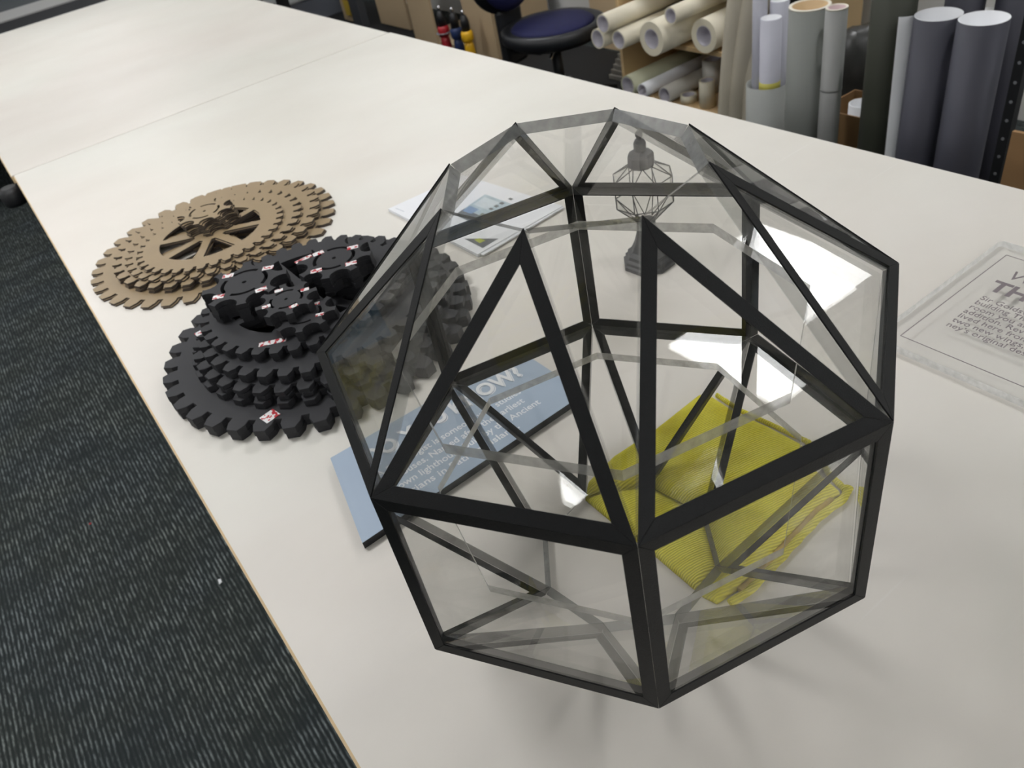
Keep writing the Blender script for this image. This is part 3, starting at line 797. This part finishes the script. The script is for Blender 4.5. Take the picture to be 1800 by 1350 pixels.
curved_board(1.880, 1.500, sweep(.105, -.02, -.02), sweep(.030, .035, -.16), .012, 'beige bendy board bowing over beside the rack, furthest left', M_sheet)
curved_board(1.905, 1.500, sweep(.080, .0, -.03), sweep(-.005, .07, -.30), .012, 'second beige bendy board just behind the left one, bowing over to the right', M_sheet)
curved_board(1.935, 1.500, sweep(.05, .0, -.03), sweep(-.075, .10, -.16), .012, 'rearmost beige bendy board of the three beside the rack', M_sheet)
tag(MB().box(2.075, 2.085, 1.39, 1.60, .001, 1.1).build('black_sheet', M_dark), 'black sheet standing behind the bendy boards, right of the rack', 'board')

M_lgrey = plain('light_grey_tube', (150, 152, 148), .55, noise=.05, scale=12)
M_mgrey = plain('mid_grey_roll', (122, 124, 120), .55, noise=.03, scale=8)
M_thin = plain('cool_grey_roll', (138, 138, 136), .5, noise=.03, scale=8)
M_violet = plain('white_violet_paper', (176, 176, 186), .6, noise=.06, scale=9)
M_olive = plain('dark_olive_roll', (58, 60, 50), .6, noise=.05, scale=9)
M_slate = plain('slate_backed_roll', (66, 66, 76), .6, noise=.05, scale=9)
vroll(1.82, 1.330, .001, .490, .0690, .004, 'cardboard_tube', 'short wide light grey tube used as a bin for paper rolls', 'tube', M_lgrey)
vroll(1.815, 1.362, .003, 1.05, .0230, .002, 'paper_roll', 'tall thin white paper roll standing inside the short grey tube', 'roll', M_violet)
t = vroll(1.800, 1.305, .003, .705, .0330, .002, 'paper_roll', 'shorter white paper roll with a yellow tape band, inside the short grey tube', 'roll', M_violet, M_white)
MB().tube_ring(.0336, .0331, .475, .505, 40).build('tape_band', plain('yellow_tape', (196, 188, 90), .5), t)
vroll(1.870, 1.330, .003, .735, .0300, .002, 'paper_roll', 'pale paper roll leaning at the back inside the short grey tube', 'roll', M_violet, M_white)
M_creamrim = plain('cream_rim', (222, 216, 202), .5)
def bigtube(x, y, z1, r, m, label, mc, rimw=.008):
    t = tag(empty('vinyl_roll', (x, y, 0)), label, 'roll', 'rolls standing upright on the floor')
    MB().tube_ring(r, r-rimw, .001, z1-.004, 56).build('outer_wrap', m, t)
    MB().tube_ring(r-.0003, r-rimw, z1-.0039, z1, 56).build('rim', M_creamrim, t)
    MB().tube_ring(r-rimw-.0001, r-rimw-.002, .002, z1-.002, 48).build('inner_core', mc, t)
    return t
bigtube(1.75, 1.127, .773, .0590, M_mgrey, 'wide mid grey roll with a cream rim standing beside the short grey tube', M_ply, .009)
t = bigtube(1.72, 1.016, .786, .0300, M_thin, 'slender grey roll with a pinkish core standing right of the wide grey roll', plain('pink_core', (200, 176, 178), .6), .005)
MB().tube_ring(.0308, .0301, .555, .562, 40).build('wrap_seam', M_thin, t)
bigtube(1.72, .845, 1.15, .0560, M_olive, 'tall dark olive roll rising out of view left of the two slate rolls', M_dark, .006)
def papertube(x, y, z1, r, label, flap=None):
    t = tag(empty('backing_roll', (x, y, 0)), label, 'roll', 'slate rolls with white inside')
    MB().tube_ring(r, r-.0012, .001, z1, 56).build('slate_outside', M_slate, t)
    MB().tube_ring(r-.00125, r-.0024, .0012, z1+.0005, 56).build('white_inside', M_white, t)
    return t
t = papertube(1.68, .700, .809, .0555, 'slate grey roll with white lining and a loose flap, left of the pair')
fl = MB()
n_ = 14
lo, hi = [], []
for i in range(n_+1):
    s_ = i/n_; lo.append((-.020-.030*s_+.01*s_*s_, .052+.028*s_, 0))
A = [[fl.bm.verts.new((x, y*(.78+.22*z/.8), z)) for z in (.10, .35, .6, .806)] for x, y, _ in lo]
for a, b in zip(A, A[1:]):
    for k in range(3): fl.bm.faces.new((a[k], b[k], b[k+1], a[k+1]))
o = fl.build('loose_flap', M_white, t); md = o.modifiers.new('solid', 'SOLIDIFY'); md.thickness = .0008
MB().box(-.0345, -.0335, .030, .052, .33, .375, -.62).build('tape_scrap', plain('cream_tape', (196, 188, 140), .6), t)
papertube(1.66, .578, .818, .0555, 'slate grey roll with white lining, right of the pair by the metal upright')
t = papertube(1.86, .735, 1.15, .0480, 'tall slate roll standing behind the left slate roll')
papertube(1.90, .625, 1.15, .0480, 'tall slate roll standing behind the right slate roll')
tag(MB().box(1.80, 1.806, .86, .95, .001, 1.2).build('green_sheet', plain('green_sheet', (30, 110, 50), .5)), 'narrow green sheet edge between the olive roll and the tall slate rolls', 'sheet')
# cardboard box with a white roll in it
cb = tag(empty('cardboard_box', (1.92, 1.045, 0)), 'open brown cardboard box behind the slender grey roll', 'box')
M_card = plain('brown_cardboard', (150, 116, 78), .8, noise=.05, scale=10)
k = MB(); k.box(-.09, -.086, -.085, .085, .001, .434); k.box(.086, .09, -.085, .085, .001, .434); k.box(-.0859, .0859, -.085, -.081, .001, .434); k.box(-.0859, .0859, .081, .085, .001, .434); k.build('side_walls', M_card, cb)
MB().box(-.0858, .0858, -.0808, .0808, .001, .005).build('base', M_card, cb)
vroll(1.905, 1.03, .006, .445, .040, .003, 'paper_roll', 'white paper roll standing inside the brown cardboard box', 'roll', M_white, M_white)
# bag of offcuts behind
def bag(x, y, z, sx, sy, sz, m, label, seed):
    rng = random.Random(seed); bm = bmesh.new(); bmesh.ops.create_icosphere(bm, subdivisions=4, radius=1)
    ws = [(Vector((rng.uniform(-1, 1), rng.uniform(-1, 1), rng.uniform(-1, 1))).normalized(), rng.uniform(3, 9), rng.uniform(0, 6)) for _ in range(9)]
    for v in bm.verts:
        d = 1+.06*sum(math.sin(f*v.co.dot(a)+c) for a, f, c in ws)/1.5
        v.co = Vector((v.co.x*sx*d, v.co.y*sy*d, max(-sz*.98, v.co.z*sz*d)))
    for f in bm.faces: f.smooth = rng.random() > .2
    me = bpy.data.meshes.new('bag'); bm.to_mesh(me); bm.free()
    return tag(link('bag', me, m, None, (x, y, z)), label, 'bag')
bag(2.22, 1.20, .32, .16, .15, .315, plain('dark_sack', (52, 52, 50), .35, noise=.3, scale=14), 'dark crumpled sack behind the cardboard box', 1)
bag(2.30, .90, .30, .12, .10, .295, plain('clear_sack', (150, 150, 148), .25, noise=.3, scale=14), 'pale crumpled plastic sack behind the olive roll', 2)
# perforated metal upright and a cardboard sheet at the right edge
st = tag(empty('metal_upright', (1.62, .455, 0)), 'black perforated metal upright at the right edge beside the slate rolls', 'post')
MB().box(-.012, .012, -.012, .012, .001, 1.3).build('post', M_dark, st)
for k in range(26):
    MB().lathe([(.004, -.0130), (.004, -.0122)], 10, Matrix.Translation((0, 0, .03+k*.045)) @ Matrix.Rotation(PI/2, 4, 'Y')).build('hole_rim', M_grey, st)
tag(MB().box(1.55, 1.56, .08, .412, .001, .62).build('cardboard_sheet', M_card), 'brown cardboard sheet leaning upright at the far right edge', 'cardboard')

# ------------------------------------------------------------------ office chair
tag(MB().box(-.92, .92, -3.19, 3.19, 0, .0007).build('aisle_shade_sheet', plain('painted_aisle_shade', (13, 14, 16), .8, noise=.1, scale=30), None, (1.925, 5.62, .0002)), 'black sheet painting the shade on the aisle floor under the office chair', 'painted shade')  # thin black sheet added over the carpet to paint the aisle's shade
ch = tag(empty('office_chair', (2.08, 2.83, .001)), 'blue cushioned office chair with black back and five-star base beyond the workbench', 'chair')
M_navy = plain('blue_upholstery', (8, 13, 66), .8, noise=.15, scale=60)
M_chblk = plain('chair_black_plastic', (22, 24, 28), .45)
M_chrome = plain('chrome', (200, 200, 205), .2, metal=1)
seat = MB()
seat.lathe([(.02, .405), (.17, .408), (.190, .425), (.196, .436), (.180, .450), (.12, .458), (.0001, .456)], 40, Matrix.Diagonal((1.0, 1.08, 1, 1)))
seat.build('seat', M_navy, ch)
MB().lathe([(.10, .352), (.20, .365), (.245, .395), (.243, .436), (.222, .446), (.199, .440), (.15, .4045)], 40, Matrix.Diagonal((1.0, 1.08, 1, 1))).build('seat_shell', M_chblk, ch)
MB().box(-.10, .10, -.05, .05, .330, .372).build('mechanism', M_chblk, ch, bevel=.008)
MB().rod((0, 0, .10), (0, 0, .33), .026, 20).build('gas_column', M_chblk, ch)
MB().box(-.085, .085, .245, .300, .235, .52).build('back_bracket', M_chblk, ch, bevel=.025)
MB().box(-.05, .05, .06, .2445, .30, .345).build('back_arm', M_chblk, ch, bevel=.012)
MB().lathe([(.0001, -.045), (.15, -.043), (.21, -.02), (.215, .005), (.17, .025), (.0001, .03)], 40, Matrix.Translation((0, .29, .70)) @ Matrix.Rotation(PI/2, 4, 'X')).build('back_shell', M_chblk, ch)
MB().lathe([(.0001, .0), (.17, .002), (.20, .02), (.195, .04), (.15, .06), (.0001, .065)], 40, Matrix.Translation((0, .258, .70)) @ Matrix.Rotation(PI/2, 4, 'X')).build('backrest', M_navy, ch)
for s_ in (-1, 1):
    MB().rod((s_*.05, -.04, .35), (s_*.20, -.12, .345), .007, 10).build('lever', M_chrome, ch)
for k in range(5):
    a = .5+k*2*PI/5; c_, s_ = math.cos(a), math.sin(a)
    l_ = MB().rod((.02*c_, .02*s_, .11), (.28*c_, .28*s_, .075), .022, 12, r2=.014).build('base_leg', M_chblk, ch)
    MB().rod((.28*c_-.02*s_, .28*s_+.02*c_, .028), (.28*c_+.02*s_, .28*s_-.02*c_, .028), .0275, 18).build('caster', M_chblk, l_)
ch.rotation_euler = (0, 0, .25)

# ------------------------------------------------------------------ things beyond: plywood store with tools, stacked boards
def board(x0, x1, y0, y1, z0, z1, nm, m, label, cat, g=None):
    cx, cy = (x0+x1)/2, (y0+y1)/2
    return tag(MB().box(x0-cx, x1-cx, y0-cy, y1-cy, 0, z1-z0).build(nm, m, None, (cx, cy, z0), bevel=.001, seg=1), label, cat, g)
pc = tag(empty('plywood_cabinet', (2.55, 4.45, 0)), 'low birch plywood cabinet with open bays for power tools, beyond the chair', 'cabinet')
M_ply2 = plain('birch_ply_dull', (188, 166, 134), .6, noise=.05, scale=6)
for (y0, y1) in ((3.90, 4.22), (4.64, 4.95)):
    MB().box(-.13, -.11, y0-4.45, y1-4.45, .001, .75).build('front_panel', M_ply2, pc, bevel=.001)
MB().box(-.109, .30, 3.90-4.45, 3.918-4.45, .001, .75).build('side_panel', M_ply2, pc)
MB().box(.30, .312, 3.90-4.45, .50, .001, .75).build('back_panel', M_grey, pc)
MB().box(-.109, .2995, -.531, .50, .0015, .019).build('floor_board', M_ply2, pc)
MB().box(-.13, .312, -.55, .50, .7505, .768).build('top_board', M_ply2, pc)
def driver(x, y, zb, body, band, label, ring=None):
    t = tag(empty('power_tool', (x, y, zb)), label, 'tool')
    MB().lathe([(.028, 0), (.034, .02), (.030, .09), (.026, .12)], 20).build('handle', band, t)
    MB().lathe([(.030, .1205), (.038, .135), (.038, .17), (.030, .185)], 20).build('collar', body, t)
    MB().lathe([(.027, .1855), (.027, .24), (.016, .275)], 20).build('nose', M_dark, t)
    MB().lathe([(.011, .2755), (.011, .295), (.006, .305)], 14).build('chuck', M_chrome, t)
    if ring:
        MB().lathe([(.036, 0.141), (.05, .141), (.05, .145), (.036, .145)], 24).build('ring', M_grey, t)
    return t
M_redp = plain('red_plastic', (168, 30, 40), .45); M_bluep = plain('blue_plastic', (28, 48, 92), .5); M_yelp = plain('yellow_plastic', (232, 180, 30), .45)
driver(2.30, 4.30, .001+.02, M_redp, M_redp, 'red and black hand tool standing leftmost in the cabinet bay', True)
driver(2.31, 4.16, .001+.02, M_bluep, M_bluep, 'dark blue hand tool standing between the red and the yellow ones')
driver(2.30, 4.02, .001+.02, M_yelp, M_yelp, 'yellow and black hand tool standing rightmost of the three')
board(2.86, 2.90, 2.98, 3.50, 0.001, .36, 'plywood_offcut', M_ply2, 'plywood sheet standing against the grey wall behind the chair', 'board')
for k in range(5):
    board(2.52+.01*k, 2.84, 2.44+.012*k, 2.98-.01*k, .001+.026*k, .001+.026*k+.022, 'grey_board', plain('warm_grey_board_%d' % k, (150-6*(k % 2), 146-6*(k % 2), 138-6*(k % 2)), .7, noise=.08, scale=8),
          'grey board, %s in the low pile left of the rack' % ('topmost' if k == 4 else ['bottom', 'second from bottom', 'middle', 'second from top'][k]), 'board', 'grey boards piled on the floor')
board(2.50, 2.52, 5.15, 5.62, .02, .60, 'plywood_sheet', M_ply2, 'plywood panel with a black hollow, beyond the tool cabinet', 'board')
board(2.40, 2.46, 5.74, 5.90, .001, .80, 'dark_post', plain('dark_grey_post', (66, 68, 72), .6), 'dark grey upright board left of the plywood panel', 'board')
board(2.46, 2.49, 5.92, 6.20, .001, .80, 'plywood_strip', M_ply2, 'narrow plywood strip with yellow packets hanging on it', 'board')
yp = tag(empty('packet', (2.45, 6.06, .05)), 'yellow and red packet hanging on the narrow plywood strip', 'packet')
MB().box(-.004, .004, -.05, .05, .0, .12).build('yellow_part', plain('yellow_pack', (200, 170, 60), .5), yp); MB().box(-.004, .004, -.05, .05, .1205, .15).build('red_part', M_redp, yp)
gc = tag(empty('storage_crate', (2.35, 6.95, 0)), 'grey storage crate with black clips on its pale lid beyond the workbench', 'crate')
MB().box(-.25, .25, -.45, .45, .001, .18).build('body', plain('blue_grey_crate', (112, 116, 126), .6), gc)
MB().box(-.27, .27, -.47, .47, .181, .195).build('lid', plain('pale_lid', (170, 172, 172), .5), gc)
for yy in (-.3, 0, .3): MB().box(-.275, -.2705, yy-.015, yy+.015, .17, .20).build('clip', M_dark, gc)
board(1.2, 2.3, 7.6, 8.4, .001, .50, 'grey_cabinet', plain('grey_cabinet', (120, 122, 122), .6), 'low grey cabinet standing at the far end wall of the room', 'cabinet')

# far end machine behind the second bench
pm = tag(empty('plotter_table', (.30, 5.4, 0)), 'black bed of a cutting machine with a grey rail, butted beyond the far bench', 'machine')
MB().box(-1.6, 1.3, -.800, -.338, .62, .835).build('black_bed', plain('dark_bed', (14, 16, 20), .7, spec=.2), pm)
MB().box(-1.6, 1.3, -.3375, .035, .60, .842).build('grey_rail', plain('grey_rail', (150, 150, 148), .5), pm)
MB().box(-1.6, 1.3, .0355, .95, .58, .835).build('rear_bed', plain('rear_bed', (46, 52, 55), .7, noise=.15, scale=12), pm)
for sx in (-1.5, 1.15):
    for sy in (-.7, .8): MB().box(sx, sx+.06, sy, sy+.06, .001, .5795 if sy > 0 else .6195).build('leg', M_dark, pm)

# unseen cupboards, far left corner, added to colour the reflections in the left roof panes
for (x0, x1, z1, c, lab) in ((-4.1, -3.3, 1.55, (206, 200, 176), 'unseen tall cream cupboard added in the far left corner for its reflection'), (-3.25, -2.75, 1.25, (70, 130, 165), 'unseen blue cupboard added beside the tall cream one for its reflection'),
                             (-2.7, -2.1, .95, (110, 124, 70), 'unseen low green cupboard added right of the blue one for its reflection')):
    cx = (x0+x1)/2
    cu_ = tag(empty('added_cupboard', (cx, 9.2, 0)), lab, 'added_cupboard')
    mm = plain('added_cupboard_paint_%d' % int(z1*100), c, .5)
    MB().box(x0-cx, x1-cx, -.25, .25, .001, z1).build('body', mm, cu_, bevel=.004)
    for sx in (-1, 1):
        d_ = MB().box(min(sx*.005, sx*(x1-x0)/2*.97), max(sx*.005, sx*(x1-x0)/2*.97), -.27, -.2505, .05, z1-.03).build('door', mm, cu_, bevel=.003)
        MB().box(sx*.04-.008, sx*.04+.008, -.29, -.2705, z1*.5, z1*.5+.12).build('handle', M_chrome, d_)

# bits on the carpet
tag(MB().lathe([(.0035, 0), (.004, .001), (.003, .002)], 7).build('red_scrap', M_redp, None, (-.640, 1.700, .001)), 'tiny red plastic scrap on the carpet', 'scrap')
tag(MB().poly_prism([(-.004, -.008, 0), (.004, -.006, 0), (.005, .006, 0), (-.002, .009, 0)], [(-.004, -.008, .002), (.004, -.006, .002), (.005, .006, .002), (-.002, .009, .002)]).build('paper_scrap', M_white, None, (-.41, 1.20, .001)), 'tiny white paper scrap on the carpet near the bench edge', 'scrap')
